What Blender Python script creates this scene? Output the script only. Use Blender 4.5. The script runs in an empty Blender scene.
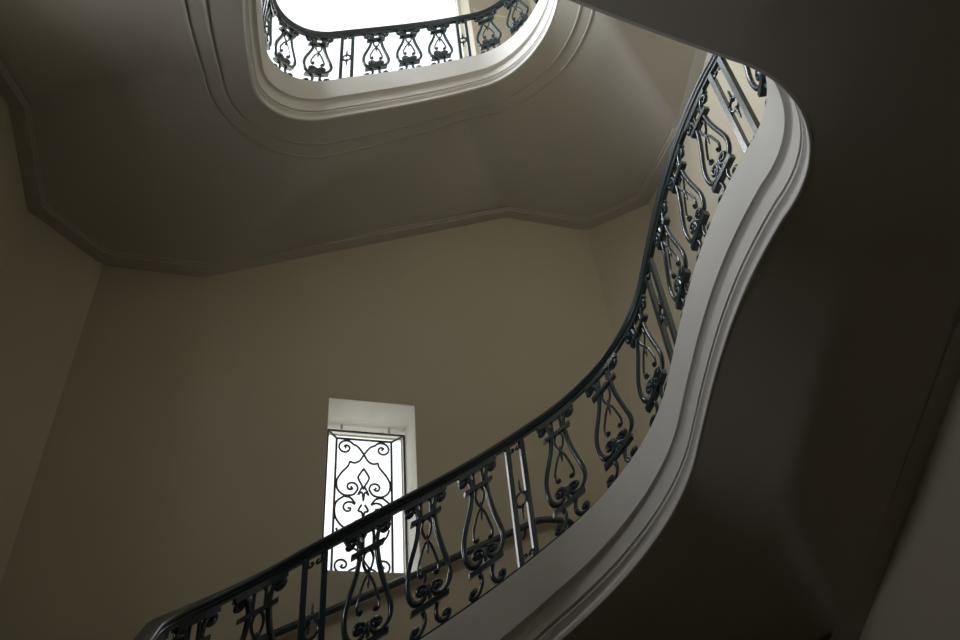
import bpy, bmesh, math
import numpy as np
from mathutils import Matrix, Vector
PI = math.pi
sc = bpy.context.scene
COL = sc.collection

# ------------------------------------------------------------------ plan of the stairwell (metres, origin = photographer's eye)
P = dict(f=797.1096, th=40.8954, ro=-6.2649, psi=19.7198, Yb=6.0622, Xl=-2.1644, Xr=4.3124, cc=0.5854, wl=-0.2940, wr=2.5692, wf=4.3280, wn=1.7364, r=0.4636, xa=-0.6737, xb=2.6589, ya=4.3685, yb=5.3180, s0=5.7506, tb=0.4966, tr=0.4524, tn=0.4428, H=5.6968, hs=0.5728, cz=0.0000, r1=0.6150, r2=0.7183, r3=0.5260, sig=0.5948, o0=0.0343, OR=0.0429, HR=0.9322)
DN = [0.0217, 0.0326, -0.013, -0.037, -0.0042, -0.0053, -0.0085, -0.0091, 0.0003, -0.0436, -0.0323, 0.0958, 0.0292, -0.0043, 0.0057, 0.0037]
DH = [0.0061, 0.0205, -0.0356, -0.0577, 0.0056, 0.0674, -0.0027, -0.0132, 0.0181, 0.0464, 0.0067, -0.0354, -0.0157, -0.0072, 0.0019, 0.0005]
H = P['H']; Yb = P['Yb']; Xl = P['Xl']; Xr = P['Xr']; CC = P['cc']; S0 = P['s0']
HS = P['hs']; HR = P['HR']; ORL = P['OR']
YF = -0.9; XRL = 3.97; FLOOR = -1.6; CEIL = 15.0

# ------------------------------------------------------------------ materials
def mat(name, col, rough=.8, col2=None, scale=6., bump=0., spec=.5, coat=0., fine=0.):
    m = bpy.data.materials.new(name); m.use_nodes = True
    nt = m.node_tree; b = nt.nodes['Principled BSDF']
    b.inputs['Base Color'].default_value = (*col, 1); b.inputs['Roughness'].default_value = rough
    b.inputs['Specular IOR Level'].default_value = spec
    b.inputs['Coat Weight'].default_value = coat; b.inputs['Coat Roughness'].default_value = .12
    tc = nt.nodes.new('ShaderNodeTexCoord')
    if col2:
        n = nt.nodes.new('ShaderNodeTexNoise'); n.inputs['Scale'].default_value = scale
        n.inputs['Detail'].default_value = 6
        nt.links.new(tc.outputs['Object'], n.inputs['Vector'])
        mx = nt.nodes.new('ShaderNodeMix'); mx.data_type = 'RGBA'
        mx.inputs['A'].default_value = (*col, 1); mx.inputs['B'].default_value = (*col2, 1)
        rp = nt.nodes.new('ShaderNodeMapRange'); rp.inputs['From Min'].default_value = .3; rp.inputs['From Max'].default_value = .7
        nt.links.new(n.outputs['Fac'], rp.inputs['Value']); nt.links.new(rp.outputs['Result'], mx.inputs['Factor'])
        nt.links.new(mx.outputs['Result'], b.inputs['Base Color'])
    if bump:
        n2 = nt.nodes.new('ShaderNodeTexNoise'); n2.inputs['Scale'].default_value = 60 if not fine else fine
        nt.links.new(tc.outputs['Object'], n2.inputs['Vector'])
        bp = nt.nodes.new('ShaderNodeBump'); bp.inputs['Strength'].default_value = bump; bp.inputs['Distance'].default_value = .004
        nt.links.new(n2.outputs['Fac'], bp.inputs['Height']); nt.links.new(bp.outputs['Normal'], b.inputs['Normal'])
    return m
M_WALL = mat('olive_beige_plaster', (.45, .405, .31), .85, (.47, .425, .33), 1.2, .15)
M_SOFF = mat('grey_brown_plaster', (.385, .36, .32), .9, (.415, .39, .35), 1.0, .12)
M_STONE = mat('painted_string', (.62, .60, .57), .75, (.66, .64, .61), 3., .1)
M_STEP = mat('stone_tread', (.5, .46, .4), .6, (.55, .5, .43), 3.)
M_IRON = mat('painted_iron', (.012, .028, .037), .24, (.017, .036, .046), 30., .0, .6, .5)
M_RAIL = mat('dark_handrail', (.012, .024, .030), .38, (.018, .032, .038), 12., .0, .5, .3)
M_REVEAL = mat('window_reveal_plaster', (.62, .60, .53), .85, (.58, .55, .47), 5.)
M_WFRAME = mat('cream_window_frame', (.75, .72, .62), .6)
M_FLOOR = mat('stone_floor', (.50, .42, .31), .5, (.56, .48, .36), 1.5)
M_LEAD = mat('grille_iron', (.02, .03, .032), .5)
def glass():
    m = bpy.data.materials.new('window_glass'); m.use_nodes = True; nt = m.node_tree; nt.nodes.clear()
    o = nt.nodes.new('ShaderNodeOutputMaterial'); t = nt.nodes.new('ShaderNodeBsdfTransparent'); g = nt.nodes.new('ShaderNodeBsdfGlossy')
    g.inputs['Roughness'].default_value = .05; mx = nt.nodes.new('ShaderNodeMixShader'); mx.inputs[0].default_value = .06
    nt.links.new(t.outputs[0], mx.inputs[1]); nt.links.new(g.outputs[0], mx.inputs[2]); nt.links.new(mx.outputs[0], o.inputs[0])
    return m
M_GLASS = glass()

# ------------------------------------------------------------------ object helpers
class MB:
    def __init__(s): s.v = []; s.f = []
    def grid(s, G, closed_v=False, closed_u=False):
        """G[i][j] rows of points"""
        b = len(s.v); n = len(G); m = len(G[0])
        for r in G: s.v += [tuple(map(float, p)) for p in r]
        for i in range(n if closed_u else n - 1):
            for j in range(m if closed_v else m - 1):
                i2 = (i + 1) % n; j2 = (j + 1) % m
                s.f.append((b + i * m + j, b + i2 * m + j, b + i2 * m + j2, b + i * m + j2))
    def cap(s, pts):
        b = len(s.v); s.v += [tuple(map(float, p)) for p in pts]; s.f.append(tuple(range(b, b + len(pts))))
    def box(s, x0, x1, y0, y1, z0, z1):
        b = len(s.v)
        s.v += [(x, y, z) for z in (z0, z1) for y in (y0, y1) for x in (x0, x1)]
        s.f += [tuple(b + k for k in q) for q in ((0, 2, 3, 1), (4, 5, 7, 6), (0, 1, 5, 4), (2, 6, 7, 3), (0, 4, 6, 2), (1, 3, 7, 5))]
    def build(s, name, m, parent=None, smooth=False, angle=40, **props):
        me = bpy.data.meshes.new(name); me.from_pydata(s.v, [], s.f); me.update()
        bm = bmesh.new(); bm.from_mesh(me); bmesh.ops.recalc_face_normals(bm, faces=bm.faces); bm.to_mesh(me); bm.free()
        if smooth:
            me.polygons.foreach_set('use_smooth', [True] * len(me.polygons)); me.update()
            me.set_sharp_from_angle(angle=math.radians(angle))
        me.materials.append(m)
        o = bpy.data.objects.new(name, me); COL.objects.link(o)
        if parent:
            o.parent = parent; o.location = -Vector(parent.location) if False else (0, 0, 0)
            o.matrix_parent_inverse = Matrix.Translation(parent.location).inverted() if parent.type == 'EMPTY' else Matrix()
        for k, v in props.items(): o[k] = v
        return o
def thing(name, loc, label, cat, group=None):
    o = bpy.data.objects.new(name, None); COL.objects.link(o); o.location = loc; o.empty_display_size = .2
    o['label'] = label; o['category'] = cat
    if group: o['group'] = group
    return o
def tube2(mb, pts, r, M=lambda q: q, n=8, closed=False, sq=1.0):
    """tube along a curve in (u, v) with depth w, then mapped into the place by M"""
    pts = [np.array(p, float) for p in pts]; N = len(pts); rows = []
    for i, p in enumerate(pts):
        a = pts[(i - 1) % N] if (closed or i) else pts[0]; b = pts[(i + 1) % N] if (closed or i < N - 1) else pts[-1]
        t = b - a; t = t / (np.hypot(*t) + 1e-9); nn = np.array([-t[1], t[0]]); rr = r[i] if hasattr(r, '__len__') else r
        row = []
        for k in range(n):
            a_ = 2 * PI * (k + .5) / n; c, s_ = math.cos(a_), math.sin(a_)
            row.append(M((p[0] + nn[0] * rr * c, p[1] + nn[1] * rr * c, rr * s_ * sq)))
        rows.append(row)
    mb.grid(rows, closed_v=True, closed_u=closed)
    if not closed: mb.cap(rows[0]); mb.cap(rows[-1])
def spiral(cx, cy, r0, r1, a0, a1, n=18):
    return [(cx + (r0 + (r1 - r0) * i / n) * math.cos(math.radians(a0 + (a1 - a0) * i / n)),
             cy + (r0 + (r1 - r0) * i / n) * math.sin(math.radians(a0 + (a1 - a0) * i / n))) for i in range(n + 1)]
def smooth_pts(P_, k=5):
    """Catmull-Rom through the points"""
    P_ = [np.array(p, float) for p in P_]; Q = [2 * P_[0] - P_[1]] + P_ + [2 * P_[-1] - P_[-2]]; out = []
    for i in range(1, len(Q) - 2):
        for j in range(k):
            t = j / k; a, b, c, d = Q[i - 1:i + 3]
            out.append(.5 * (2 * b + (c - a) * t + (2 * a - 5 * b + 4 * c - d) * t * t + (3 * b - a - 3 * c + d) * t ** 3))
    out.append(P_[-1]); return out

# ------------------------------------------------------------------ the well: a rounded rectangle climbing in a helix
NA, ML = 24, 26
def loop(o):
    wl, wr, wf, wn, r1, r2, r3 = (P[k] for k in ('wl', 'wr', 'wf', 'wn', 'r1', 'r2', 'r3'))
    out, nr, sd, ph = [], [], [], []
    def arc(cx, cy, a0, s, r):
        for i, a in enumerate(np.linspace(a0, a0 - PI / 2, NA)):
            out.append((cx + (r + o) * math.cos(a), cy + (r + o) * math.sin(a))); nr.append((math.cos(a), math.sin(a))); sd.append(s); ph.append(s + i / (NA - 1))
    def lin(p, q, s, nn):
        for t in np.linspace(0, 1, ML + 2)[1:-1]:
            out.append((p[0] + (q[0] - p[0]) * t, p[1] + (q[1] - p[1]) * t)); nr.append(nn); sd.append(s); ph.append(s + t)
    lin((wl - o, wn + r3), (wl - o, wf - r1), 0, (-1, 0)); arc(wl + r1, wf - r1, PI, 1, r1)
    lin((wl + r1, wf + o), (wr - r2, wf + o), 2, (0, 1)); arc(wr - r2, wf - r2, PI / 2, 3, r2)
    lin((wr + o, wf - r2), (wr + o, wn + r3), 4, (1, 0)); arc(wr - r3, wn + r3, 0, 5, r3)
    lin((wr - r3, wn - o), (wl + r3, wn - o), 6, (0, -1)); arc(wl + r3, wn + r3, -PI / 2, 7, r3)
    xy, nr, ph, sd = np.array(out), np.array(nr), np.array(ph), np.array(sd)
    D = (ph[:, None] - np.arange(16) * .5 + 4) % 8 - 4
    B = np.exp(-.5 * (D / .4) ** 2)
    return xy + nr * (B @ np.array(DN))[:, None], nr, sd, ph, B @ np.array(DH)
def base_heights():
    xy, nr, sd, ph, dh = loop(0); x, y = xy.T
    xa, xb, ya, yb = P['xa'], P['xb'], P['ya'], P['yb']; yn = P['wn'] + .35; Lb = xb - xa; Lr = yb - yn
    h = P['tb'] * np.where(sd < 1, 0, np.where(sd <= 3, np.clip(x - xa, 0, Lb), Lb))
    h = h + P['tr'] * np.where(sd < 3, 0, np.where(sd <= 5, np.clip(yb - y, 0, Lr), Lr))
    h = h + P['tn'] * np.where(sd >= 5, np.clip(xb - x, 0, Lb), 0)
    tl = (H - (P['tb'] * Lb + P['tr'] * Lr + P['tn'] * Lb)) / (ya - yn)
    h = np.where(sd == 0, -tl * np.clip(ya - y, 0, ya - yn), h)
    per = np.hypot(*np.diff(np.vstack([xy, xy[:1]]), axis=0).T); s = np.r_[0, np.cumsum(per)]; L = s[-1]; s = s[:-1]
    S3 = np.r_[s - L, s, s + L]; H3 = np.r_[h - H, h, h + H]; w = np.gradient(S3)
    G = np.exp(-.5 * ((s[:, None] - S3[None]) / P['sig']) ** 2) * w[None]
    return (G @ H3) / G.sum(1) + dh, s, L
HB, SB, LOOP = base_heights()
HB_END = HB + 0
def strip(o, turn, lo=0., hi=8.):
    """points of one turn at plan offset o (outward +): xyz of the soffit line, normal, phase, arclength"""
    xy, nr, sd, ph, dh = loop(o); z = S0 + HB - (H if turn == 0 else 0)
    xy = np.vstack([xy, xy[:1]]); nr = np.vstack([nr, nr[:1]]); z = np.r_[z, z[0] + H]; ph = np.r_[ph, 8.]; s = np.r_[SB, LOOP]
    k = (ph >= lo - 1e-6) & (ph <= hi + 1e-6)
    return np.c_[xy, z][k], nr[k], ph[k], s[k]
def outer(ph, off, turn):
    """matching line along the walls of the room"""
    xr = XRL if turn == 0 else Xr
    t = .414 * off; xl, xR, yb, yf = Xl + off, xr - off, Yb - off, YF + off; yn = P['wn'] + P['r3']
    h0 = -1.30; nodes = {
        0: [(xl, yn), (xl, P['ya'])], 1: [(xl, P['ya']), (xl, Yb - CC - t), (Xl + CC + t, yb), (P['xa'], yb)],
        2: [(P['xa'], yb), (P['xb'], yb)], 3: [(P['xb'], yb), (xr - CC - t, yb), (xR, Yb - CC - t), (xR, 4.5)],
        4: [(xR, 4.5), (xR, yn)], 5: [(xR, yn), (xR, YF + CC + t), (xr - CC - t, yf), (P['xb'], yf)],
        6: [(P['xb'], yf), (P['xa'], yf)], 7: [(P['xa'], yf), (Xl + CC + t, yf), (xl, YF + CC + t), (xl, yn)]}
    hh = [h0, 0, 0, 1.64, 1.60, 2.95, 3.1, 4.25, H + h0]
    out = []
    for p in ph:
        s = min(int(p + 1e-9), 7); f = p - s; n = [np.array(q) for q in nodes[s]]
        d = np.r_[0, np.cumsum([np.hypot(*(n[i + 1] - n[i])) for i in range(len(n) - 1)])]; a = f * d[-1]
        i = min(np.searchsorted(d, a, side='right') - 1, len(n) - 2); q = n[i] + (n[i + 1] - n[i]) * (a - d[i]) / (d[i + 1] - d[i])
        out.append((q[0], q[1], S0 - .03 + hh[s] + (hh[s + 1] - hh[s]) * f - (H if turn == 0 else 0)))
    return np.array(out)
def sweep(mb, base, nr, prof, closed=True):
    """prof: (d, z) with d towards the well"""
    rows = [[(b[0] - n[0] * d, b[1] - n[1] * d, b[2] + z) for d, z in prof] for b, n in zip(base, nr)]
    mb.grid(rows, closed_v=closed)
    if closed: mb.cap(rows[0]); mb.cap(rows[-1])

# outer string: lip, plain fascia, cove, second fascia, shadow line, ovolo down to the soffit
def ARC(cx, cy, r, a0, a1, n=6, ry=None): return [(cx + r * math.cos(math.radians(a0 + (a1 - a0) * i / n)), cy + (ry or r) * math.sin(math.radians(a0 + (a1 - a0) * i / n))) for i in range(n + 1)]
STRING = [(-.16, HS), (0, HS), (0, .276), (-.014, .275), (-.025, .268), (-.032, .256), (-.035, .238), (-.035, .136), (-.10, .136), (-.10, .114),
          (-.037, .112), (-.037, .102), (-.048, .094), (-.058, .082), (-.062, .068), (-.061, .054), (-.055, .042), (-.046, .035), (-.038, .032), (-.034, .030), (-.034, .004), (-.037, -.001), (-.046, -.003), (-.16, .03)]

def staircase(turn, lo, hi, label):
    b0, nr, ph, s = strip(0, turn, lo, hi)
    root = thing('staircase', (b0[0][0], b0[0][1], b0[0][2]), label, 'staircase')
    mb = MB(); sweep(mb, b0, nr, STRING); mb.build('moulded_string', M_STONE, root, smooth=True, angle=30)
    out = outer(ph, 0, turn); BW = .60; q0 = strip(.045, turn, lo, hi)[0]; q1 = strip(BW, turn, lo, hi)[0]
    D = np.hypot(*(out[:, :2] - q0[:, :2]).T); fr = BW / np.minimum(D, 2.3)
    z1 = q0[:, 2] + (out[:, 2] - q0[:, 2]) * fr; ker = np.exp(-.5 * (np.arange(-14, 15) / 6.) ** 2); ker /= ker.sum()
    dz = np.convolve(np.pad(z1 - q0[:, 2], 14, mode='edge'), ker, 'valid'); z1 = q0[:, 2] + dz
    inn = q0; mid = np.c_[q1[:, :2], z1]; K = 10
    def under(o):   # point of the soffit at plan offset o from the well
        q = strip(o, turn, lo, hi)[0]; f = (o - .045) / (BW - .045); return np.c_[q[:, :2], q0[:, 2] + (z1 - q0[:, 2]) * f]
    cols = [under(o) for o in (.045, .14, .23, .32, .41, .50)] + [mid + (out - mid) * j / K for j in range(K + 1)]
    mb = MB(); mb.grid([[c[i] for c in cols] for i in range(len(inn))])
    mb.build('soffit', M_SOFF, root, smooth=True, angle=60)
    # raised band where the soffit meets the wall
    a = outer(ph, 0, turn); b = outer(ph, .125, turn); c = outer(ph, .15, turn); mb = MB(); rows = []
    for i in range(len(a)):
        def on(q):
            f = np.hypot(*(q[:2] - mid[i][:2])) / (np.hypot(*(out[i][:2] - mid[i][:2])) + 1e-9); return mid[i][2] + (out[i][2] - mid[i][2]) * min(f, 1)
        zb, zc = on(b[i]), on(c[i])
        rows.append([(a[i][0], a[i][1], a[i][2] - .030), (b[i][0], b[i][1], zb - .034), (b[i][0], b[i][1], zb - .016), (c[i][0], c[i][1], zc - .012), (c[i][0], c[i][1], zc + .01), (a[i][0], a[i][1], a[i][2] + .01)])
    mb.grid(rows, closed_v=True); mb.build('wall_moulding', M_SOFF, root, smooth=True, angle=30)
    # two raised fillets running round the well on the soffit
    for o_, w_ in (((.275, .022), (.405, .024)) if turn else ()):
        p, q = under(o_), under(o_ + w_); mb = MB()
        mb.grid([[(p[i][0], p[i][1], p[i][2] + .01), (p[i][0], p[i][1], p[i][2] - .014), (q[i][0], q[i][1], q[i][2] - .006), (q[i][0], q[i][1], q[i][2] + .01)] for i in range(len(p))], closed_v=True)
        mb.build('soffit_fillet', M_SOFF, root, smooth=True, angle=30)
    out = out.copy()
    # treads
    mb = MB(); n = 35; P0 = np.linspace(lo, hi, int(n * (hi - lo) / 8) + 1)
    for k in range(len(P0) - 1):
        idx = np.where((ph >= P0[k] - 1e-6) & (ph <= P0[k + 1] + 1e-6))[0]
        if len(idx) < 2: continue
        idx = list(idx) + ([idx[-1] + 1] if idx[-1] + 1 < len(ph) else [])
        zi, zo = inn[idx, 2].max() + .30, out[idx, 2].max() + .30
        top = [(*inn[i][:2], zi) for i in idx] + [(*out[i][:2], zo) for i in idx[::-1]]
        bot = [(*inn[i][:2], inn[i][2] + .12) for i in idx] + [(*out[i][:2], out[i][2] + .12) for i in idx[::-1]]
        m_ = len(idx)
        mb.grid([[bot[i], top[i], top[2 * m_ - 1 - i], bot[2 * m_ - 1 - i]] for i in range(m_)], closed_v=True)
        mb.cap([bot[0], top[0], top[-1], bot[-1]]); mb.cap([bot[m_ - 1], top[m_ - 1], top[m_], bot[m_]])
    mb.build('steps', M_STEP, root)
    return root
staircase(0, 0, 8, 'pale moulded stone staircase turn with dark soffit, sweeping up the right side of the photo')
staircase(1, 0, 8, 'upper turn of the staircase overhead, its grey soffit around the bright opening at top')

# ------------------------------------------------------------------ railings
def mapper(turn, sc_):
    """(u, v, w): u along the run from the panel's centre, v up from the string, w across; panel sheared with the slope"""
    b, nr, ph, s = strip(ORL, turn)
    b = b.copy(); b[:, 2] += HS
    def at(q):
        return np.array([np.interp(q, s, b[:, k]) for k in range(3)]), np.array([np.interp(q, s, nr[:, k]) for k in range(2)])
    zc = at(sc_)[0][2]
    def M(q, shear=1.):
        u, v, w = q; p, n = at(sc_ + u); n = n / np.hypot(*n)
        k = shear if not callable(shear) else shear(v)
        return (p[0] - n[0] * w, p[1] - n[1] * w, zc + (p[2] - zc) * k + v)
    return M
def soft(v):   # scrolls keep upright in the belly of the panel, follow the slope at collar and foot
    if v < .2: return .9
    if v > .68: return 1.
    return 1 - .5 * math.sin((v - .2) / .48 * PI) - .1 * (1 - (v - .2) / .48)
TOPV = HR - .085
def mirror(pts, s): return [(s * u, v) for u, v in pts]
LYRE = smooth_pts([(.028, .222), (.052, .206), (.086, .210), (.115, .242), (.129, .300), (.126, .365), (.107, .440), (.083, .520), (.063, .600), (.052, .680), (.050, .740), (.058, .785)], 3)
VOL_T = spiral(.098, .790, .038, .010, 190, -190, 16)
SPIR_B = [(.028, .215)] + spiral(.048, .262, .040, .008, 245, -230, 18)
FOOT = smooth_pts([(.045, .150), (.034, .115), (.036, .075), (.055, .042)], 3) + spiral(.088, .060, .036, .009, 215, 545, 16)
INLEG = smooth_pts([(0, .560), (.024, .520), (.046, .455), (.062, .395), (.060, .355)], 3) + spiral(.043, .352, .018, .006, 10, -250, 10)
LOOPL = smooth_pts([(0, .560), (.020, .600), (.030, .645), (.020, .690), (0, .705)], 3)
ARCH = smooth_pts([(.030, .705), (.031, .770), (.029, .815), (.016, .838), (0, .843)], 3)
def bar_box(mb, M, u0, u1, v0, v1, w, n=6, taper=0.):
    rows = []
    for i in range(n + 1):
        u = u0 + (u1 - u0) * i / n; rows.append([M((u, v0, -w)), M((u, v1, -w)), M((u, v1, w)), M((u, v0, w))])
    mb.grid(rows, closed_v=True); mb.cap(rows[0]); mb.cap(rows[-1])
def lyre(turn, s_, root):
    M = mapper(turn, s_); S = lambda q: M(q, soft); F = lambda q: M(q, 1.)
    mb = MB()
    for sg in (1, -1):
        tube2(mb, mirror(LYRE + VOL_T, sg), [.016] * (len(LYRE) + 6) + [.014] * (len(VOL_T) - 6), S, 8)
        tube2(mb, mirror(SPIR_B, sg), .0135, S, 8)
        ball(mb, S, sg * .098, .790, .019); ball(mb, S, sg * .048, .262, .016)
    p = mb.build('lyre_panel', M_IRON, root, smooth=True, angle=60)
    mb = MB()
    for sg in (1, -1):
        tube2(mb, mirror(INLEG, sg), .0085, S, 6); tube2(mb, mirror(LOOPL, sg), .0085, S, 6); tube2(mb, mirror(ARCH, sg), .010, S, 6); ball(mb, S, sg * .043, .352, .0145)
    tube2(mb, [(0, .60), (0, .555), (0, .53), (0, .515), (0, .49), (0, .47)], [.004, .011, .006, .010, .006, .002], S, 6)
    tube2(mb, [(0, .20), (0, .26), (0, .29)], [.012, .014, .006], S, 6)
    mb.build('inner_scroll', M_IRON, p, smooth=True, angle=60)
    mb = MB(); bar_box(mb, F, -.100, .092, .697, .726, .021); mb.build('collar', M_IRON, p)
    mb = MB(); bar_box(mb, F, -.112, .112, .155, .190, .021); mb.build('foot_bar', M_IRON, p)
    mb = MB()
    for sg in (1, -1): tube2(mb, mirror(FOOT, sg), .0135, F, 8); ball(mb, F, sg * .088, .060, .016)
    mb.build('foot_scroll', M_IRON, p, smooth=True, angle=60)
    mb = MB(); bar_box(mb, F, -.135, .135, TOPV - .028, TOPV + .01, .018); mb.build('top_plate', M_IRON, p)
def ball(mb, M, u, v, r):
    rows = []
    for i in range(5):
        a = PI * (i + .0) / 4; rows.append([M((u + max(r * math.sin(a), 1e-4) * math.cos(2 * PI * k / 8), v + max(r * math.sin(a), 1e-4) * math.sin(2 * PI * k / 8), 1.5 * r * math.cos(a))) for k in range(8)])
    mb.grid(rows, closed_v=True)
def bars(turn, s_, root):
    M = mapper(turn, s_); F = lambda q: M(q, 1.)
    for sg in (1, -1):
        mb = MB(); w = .0165; rows = [[M((sg * .054 + du * w, v, dw * w), 1.) for du, dw in ((-1, -1), (-.6, -1.15), (.6, -1.15), (1, -1), (1, 1), (-1, 1))] for v in (0, TOPV + .01)]
        mb.grid(rows, closed_v=True); mb.cap(rows[0]); mb.cap(rows[1]); mb.build('baluster_bar', M_IRON, root)
    mb = MB(); c = .43
    tube2(mb, [(.038 * math.cos(t), c + .050 * math.sin(t)) for t in np.linspace(0, 2 * PI, 20)[:-1]], .0095, F, 6, closed=True)
    for sg in (1, -1):
        tube2(mb, [(0, c + sg * q) for q in (.04, .058, .066, .08, .09, .105, .118, .135, .15)], [.016, .010, .014, .007, .010, .006, .008, .005, .001], F, 6)
    p = mb.build('ring_ornament', M_IRON, root, smooth=True, angle=60)
    for sg in (1, -1):
        for v0, d in ((TOPV, -1), (.012, 1)):
            mb = MB(); tube2(mb, [(sg * u, v0 + d * v) for u, v in smooth_pts([(.040, .0), (.036, .03)], 3) + spiral(.020, .038, .017, .006, 0, 300, 12)], .008, F, 6)
            mb.build('corner_scroll', M_IRON, p, smooth=True, angle=60)
RAILP = [(-.016, -.085), (.016, -.085), (.016, -.068), (.028, -.060), (.030, -.050), (.026, -.044), (.036, -.034), (.038, -.018), (.030, -.006), (.012, 0), (-.012, 0), (-.030, -.006), (-.038, -.018), (-.036, -.034), (-.026, -.044), (-.030, -.050), (-.028, -.060), (-.016, -.068)]
def railing(turn, lo, hi, label):
    b, nr, ph, s = strip(ORL, turn, lo, hi); root = thing('stair_railing', (b[0][0], b[0][1], b[0][2] + HS), label, 'railing')
    mb = MB(); sweep(mb, b + np.array([0, 0, HS + HR]), nr, RAILP); mb.build('handrail', M_RAIL, root, smooth=True, angle=50)
    mb = MB(); sweep(mb, b + np.array([0, 0, HS]), nr, [(-.020, 0), (.020, 0), (.020, .016), (-.020, .016)]); mb.build('bottom_rail', M_IRON, root)
    PAIRS = [-.15, 1.125, 2.405, 3.698, 5.045, 6.335, 7.61, 8.88, 10.2] if turn == 0 else [-.11, 1.165, 2.44, 3.715, 4.99, 6.265, 7.54, 8.8]
    for a, b_ in zip(PAIRS[:-1], PAIRS[1:]):
        if s[0] + .1 < a < s[-1] - .1: bars(turn, a, root)
        for f in (.235, .51, .785):
            q = a + (b_ - a) * f
            if s[0] + .2 < q < s[-1] - .2: lyre(turn, q, root)
railing(0, .15, 7.9, 'dark green-black wrought iron railing sweeping from bottom left up to the right')
railing(1, .15, 6.0, 'dark wrought iron railing around the bright opening at the top of the photo')

# ------------------------------------------------------------------ room
def wall_with_holes(name, x0, x1, z0, z1, y0, y1, holes, swap=None, m=M_WALL):
    xs = sorted({x0, x1, *[h[0] for h in holes], *[h[1] for h in holes]}); zs = sorted({z0, z1, *[h[2] for h in holes], *[h[3] for h in holes]})
    mb = MB()
    for i in range(len(xs) - 1):
        for j in range(len(zs) - 1):
            cx, cz = (xs[i] + xs[i + 1]) / 2, (zs[j] + zs[j + 1]) / 2
            if any(h[0] < cx < h[1] and h[2] < cz < h[3] for h in holes): continue
            mb.box(xs[i], xs[i + 1], y0, y1, zs[j], zs[j + 1])
    if swap: mb.v = [swap(v) for v in mb.v]
    return mb.build(name, m, None, kind='structure')
W6 = (2.4, 3.4, 3.1, 4.1)      # window on the left wall under the upper flight
W1 = (.617, 1.430, 2.72, 4.387); W2 = (-.9, 2.585, 9.2, 14.2)
WT = .62
wall_with_holes('wall_back', Xl + CC - .0, Xr - CC, FLOOR, CEIL, Yb, Yb + WT, [W1, W2])
W3 = (2.3, 5.2, 6.8, 9.8)      # along y on the left wall
W5 = (3.6, 5.3, 11.4, 14.4)
wall_with_holes('wall_left', YF - .3, Yb - CC, FLOOR, CEIL, Xl - .5, Xl, [W3, W5, W6], swap=lambda v: (v[1], v[0], v[2]))
wall_with_holes('wall_right', YF - .3, Yb - CC, FLOOR, CEIL, Xr, Xr + .4, [], swap=lambda v: (v[1], v[0], v[2]))
wall_with_holes('wall_front', Xl - .5, Xr + .4, FLOOR, CEIL, YF - .3, YF, [])
def chamfer(name, p, q, z0=FLOOR, z1=CEIL, t=.5):
    p, q = np.array(p), np.array(q); d = (q - p) / np.hypot(*(q - p)); n = np.array([d[1], -d[0]]) * t
    mb = MB(); A = [p, q, q - n + d * .3, p - n - d * .3]
    mb.grid([[(*a, z0) for a in A], [(*a, z1) for a in A]], closed_v=True); mb.cap([(*a, z0) for a in A]); mb.cap([(*a, z1) for a in A])
    return mb.build(name, M_WALL, None, kind='structure')
chamfer('wall_back_left', (Xl, Yb - CC), (Xl + CC, Yb)); chamfer('wall_back_right', (Xr - CC, Yb), (Xr, Yb - CC))
# thicker lower part of the right wall, up to the underside of the stair
mb = MB(); ph = np.linspace(3.5, 6, 40); o0 = outer(ph, 0, 0)
mb.grid([[(p[0], p[1], FLOOR), (p[0], p[1], p[2] + .04), (Xr + .05, p[1], p[2] + .04), (Xr + .05, p[1], FLOOR)] for p in o0 if p[0] > XRL - .02], closed_v=True)
mb.build('wall_lower_right', M_WALL, None, kind='structure')
mb = MB(); mb.box(Xl - .5, Xr + .4, YF - .3, Yb + WT, FLOOR - .2, FLOOR); mb.build('floor', M_FLOOR, None, kind='structure')
SKY = (-.4, 2.7, 1.5, 4.6)
wall_with_holes('ceiling', Xl - .5, Xr + .4, YF - .3, Yb + WT, CEIL, CEIL + .3, [], swap=lambda v: (v[0], v[2], v[1]), m=M_SOFF)
# wall band beside the tall upper window
mb = MB(); mb.box(2.66, Xr - CC, Yb - .03, Yb, 12.42, 12.50); mb.build('trim_1', M_WALL, None, kind='structure')

def window(n, w, plane, axis, m=M_WFRAME, fr=.05, mull=(0, 0), dep=.05):
    a0, a1, z0, z1 = w; fm = MB(); mk = (lambda x0, x1, z0_, z1_, p0, p1: fm.box(x0, x1, p0, p1, z0_, z1_))
    mk(a0, a0 + fr, z0, z1, plane, plane + dep); mk(a1 - fr, a1, z0, z1, plane, plane + dep); mk(a0 + fr, a1 - fr, z0, z0 + fr, plane, plane + dep); mk(a0 + fr, a1 - fr, z1 - fr, z1, plane, plane + dep)
    for i in range(mull[0]): c = a0 + (a1 - a0) * (i + 1) / (mull[0] + 1); mk(c - .02, c + .02, z0 + fr, z1 - fr, plane, plane + dep)
    for i in range(mull[1]): c = z0 + (z1 - z0) * (i + 1) / (mull[1] + 1); mk(a0 + fr, a1 - fr, c - .02, c + .02, plane, plane + dep)
    g = MB(); g.box(a0 + .02, a1 - .02, plane + dep * .4, plane + dep * .5, z0 + .02, z1 - .02)
    sw = {'y': lambda v: v, 'x': lambda v: (v[1], v[0], v[2]), 'z': lambda v: (v[0], v[2], v[1])}[axis]
    fm.v = [sw(v) for v in fm.v]; g.v = [sw(v) for v in g.v]
    f = fm.build('window_%d' % n, m, None, kind='structure'); g.build('pane', M_GLASS, f)
window(1, W1, Yb + WT - .03, 'y', fr=.02, dep=.03)
window(2, W2, Yb + .40, 'y', fr=.05)
window(3, W3, Xl - .4, 'x', mull=(2, 2)); window(6, W6, Xl - .4, 'x', mull=(1, 1)); window(4, W5, Xl - .4, 'x', mull=(2, 1))
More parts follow.
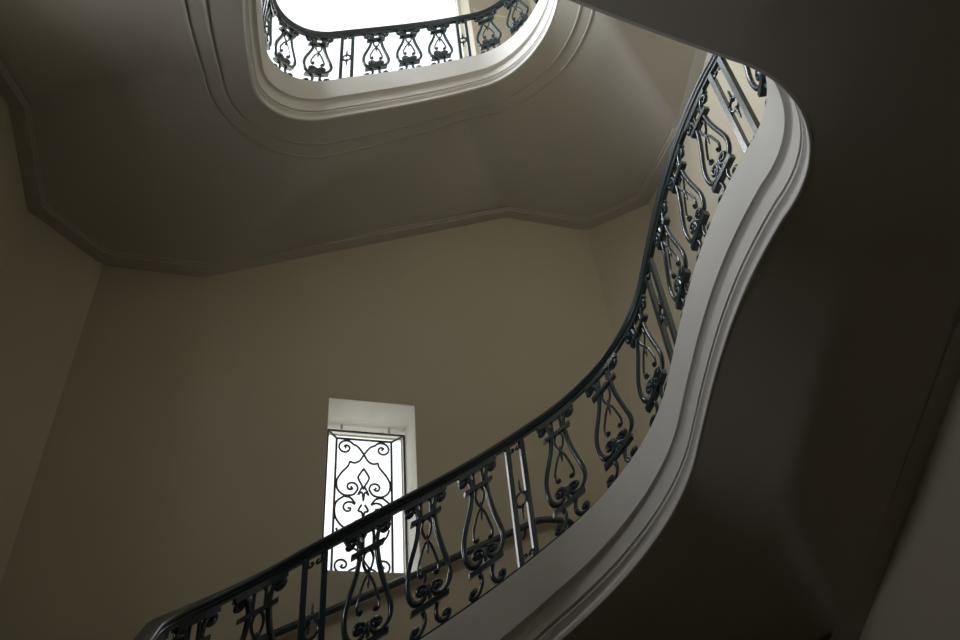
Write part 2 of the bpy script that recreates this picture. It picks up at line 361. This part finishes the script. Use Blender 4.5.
# pale painted lining of the small window's recess
mb = MB(); a0, a1, z0, z1 = W1; t = .006
mb.box(a0, a0 + t, Yb + .002, Yb + WT - .03, z0, z1); mb.box(a1 - t, a1, Yb + .002, Yb + WT - .03, z0, z1); mb.box(a0 + t, a1 - t, Yb + .002, Yb + WT - .03, z1 - t, z1); mb.box(a0 + t, a1 - t, Yb + .002, Yb + WT - .03, z0, z0 + t)
mb.build('trim_2', M_REVEAL, None, kind='structure')

# ------------------------------------------------------------------ window grille (basket shape)
gy0, gy1 = Yb + .44, Yb + .56
root = thing('window_grille', ((W1[0] + W1[1]) / 2, gy0, W1[2]), 'black scrolled iron grille in front of the bright small window', 'grille')
A = (.672, 1.410, 2.745, 4.325); B = (.772, 1.308, 2.80, 4.318)
def V3(mb, pts, r, n=6):
    """tube through 3d points"""
    rows = []; pts = [Vector(p) for p in pts]
    for i, p in enumerate(pts):
        t = (pts[min(i + 1, len(pts) - 1)] - pts[max(i - 1, 0)]).normalized(); u = t.orthogonal().normalized() if i == 0 else (u - t * u.dot(t)).normalized(); w = t.cross(u)
        rows.append([p + (u * math.cos(2 * PI * k / n) + w * math.sin(2 * PI * k / n)) * r for k in range(n)])
    mb.grid(rows, closed_v=True); mb.cap(rows[0]); mb.cap(rows[-1])
mb = MB(); r = .0115
for p, q in (((A[0], A[3]), (A[1], A[3])), ((A[0], A[2]), (A[1], A[2])), ((A[0], A[2]), (A[0], A[3])), ((A[1], A[2]), (A[1], A[3]))):
    V3(mb, [(p[0], gy0, p[1]), (q[0], gy0, q[1])], r)
mb.build('outer_frame', M_LEAD, root, smooth=True)
mb = MB()
for p, q in (((B[0], B[3]), (B[1], B[3])), ((B[0], B[2]), (B[1], B[2])), ((B[0], B[2]), (B[0], B[3])), ((B[1], B[2]), (B[1], B[3]))):
    V3(mb, [(p[0], gy1, p[1]), (q[0], gy1, q[1])], r)
mb.build('inner_frame', M_LEAD, root, smooth=True)
for i, j in ((0, 3), (1, 3), (0, 2), (1, 2)):
    mb = MB(); V3(mb, [(A[i], gy0, A[j]), (B[i], gy1, B[j])], r); mb.build('corner_stay', M_LEAD, root, smooth=True)
for j in (3,):
    for x in (.80, 1.26):
        mb = MB(); V3(mb, [(x, gy0 - .01, A[3]), (x, gy0 - .01, W1[3] - .004)], .012); mb.build('fixing_lug', M_REVEAL, root, smooth=True)
gx = (B[0] + B[1]) / 2; gt = B[3]; hw = (B[1] - B[0]) / 2
def G(q): return (gx + q[0], gy1 + q[2], gt - q[1])
def half(mb, pts, r=.0105, knob=None):
    for sg in (1, -1):
        tube2(mb, mirror(pts, sg), r, G, 6)
        if knob: ball(mb, G, sg * knob[0], knob[1], .012)
mb = MB()   # u from the middle, v down from the top bar
half(mb, spiral(.178, .098, .016, .085, 330 + 360, 300 - 90 + 0, 26) + smooth_pts([(.105, .055), (.055, .085), (0, .165), (-.04, .235), (-.09, .262), (-.135, .250)], 4), knob=(.178, .098))
half(mb, smooth_pts([(.135, .250), (.150, .300), (.215, .385), (.252, .470), (.238, .560), (.175, .610), (.095, .600), (.055, .545)], 4) + spiral(.115, .525, .062, .014, 165, 520, 22), knob=(.115, .525))
half(mb, smooth_pts([(0, .320), (.045, .395), (.050, .430), (.015, .500), (0, .540)], 4)); 
half(mb, smooth_pts([(.015, .52), (.05, .60), (.015, .57), (0, .66)], 4), .010)
mb.build('upper_scrollwork', M_LEAD, root, smooth=True)
mb = MB()
half(mb, smooth_pts([(.180, .622), (.245, .680), (.262, .760), (.245, .850), (.180, .930), (.105, .925), (.06, .86)], 4), .0105)
half(mb, smooth_pts([(.180, .622), (.120, .635), (.075, .690)], 4) + spiral(.135, .740, .070, .014, 215, 560, 22), knob=(.135, .74))
half(mb, smooth_pts([(.015, .70), (.045, .76), (.012, .78), (.0, .86)], 4), .011)
fl = lambda pts: [(u, 1.385 - v * .97) for u, v in pts]
half(mb, fl(spiral(.178, .098, .016, .085, 690, 300 - 90, 26) + smooth_pts([(.105, .055), (.055, .085), (0, .165), (-.04, .235), (-.09, .262), (-.135, .250)], 4)), .0105, (.178, 1.29))
half(mb, fl(smooth_pts([(.135, .250), (.150, .300), (.215, .385), (.240, .455)], 4)), .0105)
half(mb, smooth_pts([(0, .86), (.045, .94), (.0, 1.06)], 4), .0105)
mb.build('lower_scrollwork', M_LEAD, root, smooth=True)

# ------------------------------------------------------------------ handrail fixed to the back wall
wy = Yb - .07
pts = smooth_pts([(-.75, wy, 1.70), (-.2, wy, 1.955), (.285, wy, 2.185), (1.094, wy, 2.555), (2.0, wy, 2.985), (2.42, wy, 3.19), (2.52, wy, 3.225), (2.62, wy, 3.235), (2.74, wy, 3.23), (2.80, wy + .02, 3.225), (2.815, wy + .055, 3.22)], 5)
root = thing('wall_handrail', (.9, wy, 2.46), 'dark round handrail fixed to the back wall below the small window', 'handrail')
mb = MB(); V3(mb, pts, .030, 10); mb.build('rail', M_RAIL, root, smooth=True)
for x in (-.4, .55, 1.45, 2.35):
    z = float(np.interp(x, [p[0] for p in pts], [p[2] for p in pts])); mb = MB()
    V3(mb, [(x, wy, z - .025), (x, wy + .01, z - .07), (x, Yb - .001, z - .085)], .009); mb.build('bracket', M_IRON, root, smooth=True)

# ------------------------------------------------------------------ camera
th, ro, psi = (math.radians(P[k]) for k in ('th', 'ro', 'psi'))
F = Vector((math.sin(psi) * math.cos(th), math.cos(psi) * math.cos(th), math.sin(th))); R0 = Vector((math.cos(psi), -math.sin(psi), 0)); U0 = R0.cross(F)
R2 = R0 * math.cos(ro) + U0 * math.sin(ro); U2 = U0 * math.cos(ro) - R0 * math.sin(ro)
cd = bpy.data.cameras.new('camera'); cd.sensor_width = 36; cd.lens = P['f'] / 960 * 36; cd.clip_start = .05
cam = bpy.data.objects.new('camera', cd); COL.objects.link(cam)
cam.matrix_world = Matrix(((R2.x, U2.x, -F.x, 0), (R2.y, U2.y, -F.y, 0), (R2.z, U2.z, -F.z, 0), (0, 0, 0, 1)))
sc.camera = cam

# ------------------------------------------------------------------ light: overcast sky and the daylight that its windows let in
w = bpy.data.worlds.new('sky'); sc.world = w; w.use_nodes = True
w.node_tree.nodes['Background'].inputs[0].default_value = (.93, .96, 1, 1); w.node_tree.nodes['Background'].inputs[1].default_value = 1.6
def area(name, loc, rot, sx, sy, power, col=(.80, .90, 1)):
    l = bpy.data.lights.new(name, 'AREA'); l.shape = 'RECTANGLE'; l.size = sx; l.size_y = sy; l.energy = power; l.color = col
    o = bpy.data.objects.new(name, l); COL.objects.link(o); o.location = loc; o.rotation_euler = rot; return o
area('daylight_left_window', (Xl - .55, (W3[0] + W3[1]) / 2, (W3[2] + W3[3]) / 2), (0, -PI / 2, 0), W3[3] - W3[2], W3[1] - W3[0], 730, (.88, .94, 1))
area('daylight_left_lower_window', (Xl - .55, 2.9, 3.6), (0, -PI / 2, 0), 1.0, 1.0, 52, (.95, .97, 1))
area('daylight_left_upper_window', (Xl - .55, (W5[0] + W5[1]) / 2, (W5[2] + W5[3]) / 2), (0, -PI / 2, 0), W5[3] - W5[2], W5[1] - W5[0], 80, (.80, .90, 1))
area('daylight_back_window', ((W2[0] + W2[1]) / 2, Yb + WT + .1, (W2[2] + W2[3]) / 2), (PI / 2, 0, PI), W2[1] - W2[0], W2[3] - W2[2], 20)
area('daylight_small_window', (1.02, Yb + WT + .1, 3.6), (PI / 2, 0, PI), .9, 1.7, 7, (.95, .97, 1))
sc.view_settings.view_transform = 'Standard'; sc.view_settings.look = 'None'; sc.view_settings.gamma = 1; sc.view_settings.exposure = 0.1
sc.view_settings.use_curve_mapping = False
sc.cycles.max_bounces = 16; sc.cycles.diffuse_bounces = 10; sc.cycles.transparent_max_bounces = 8
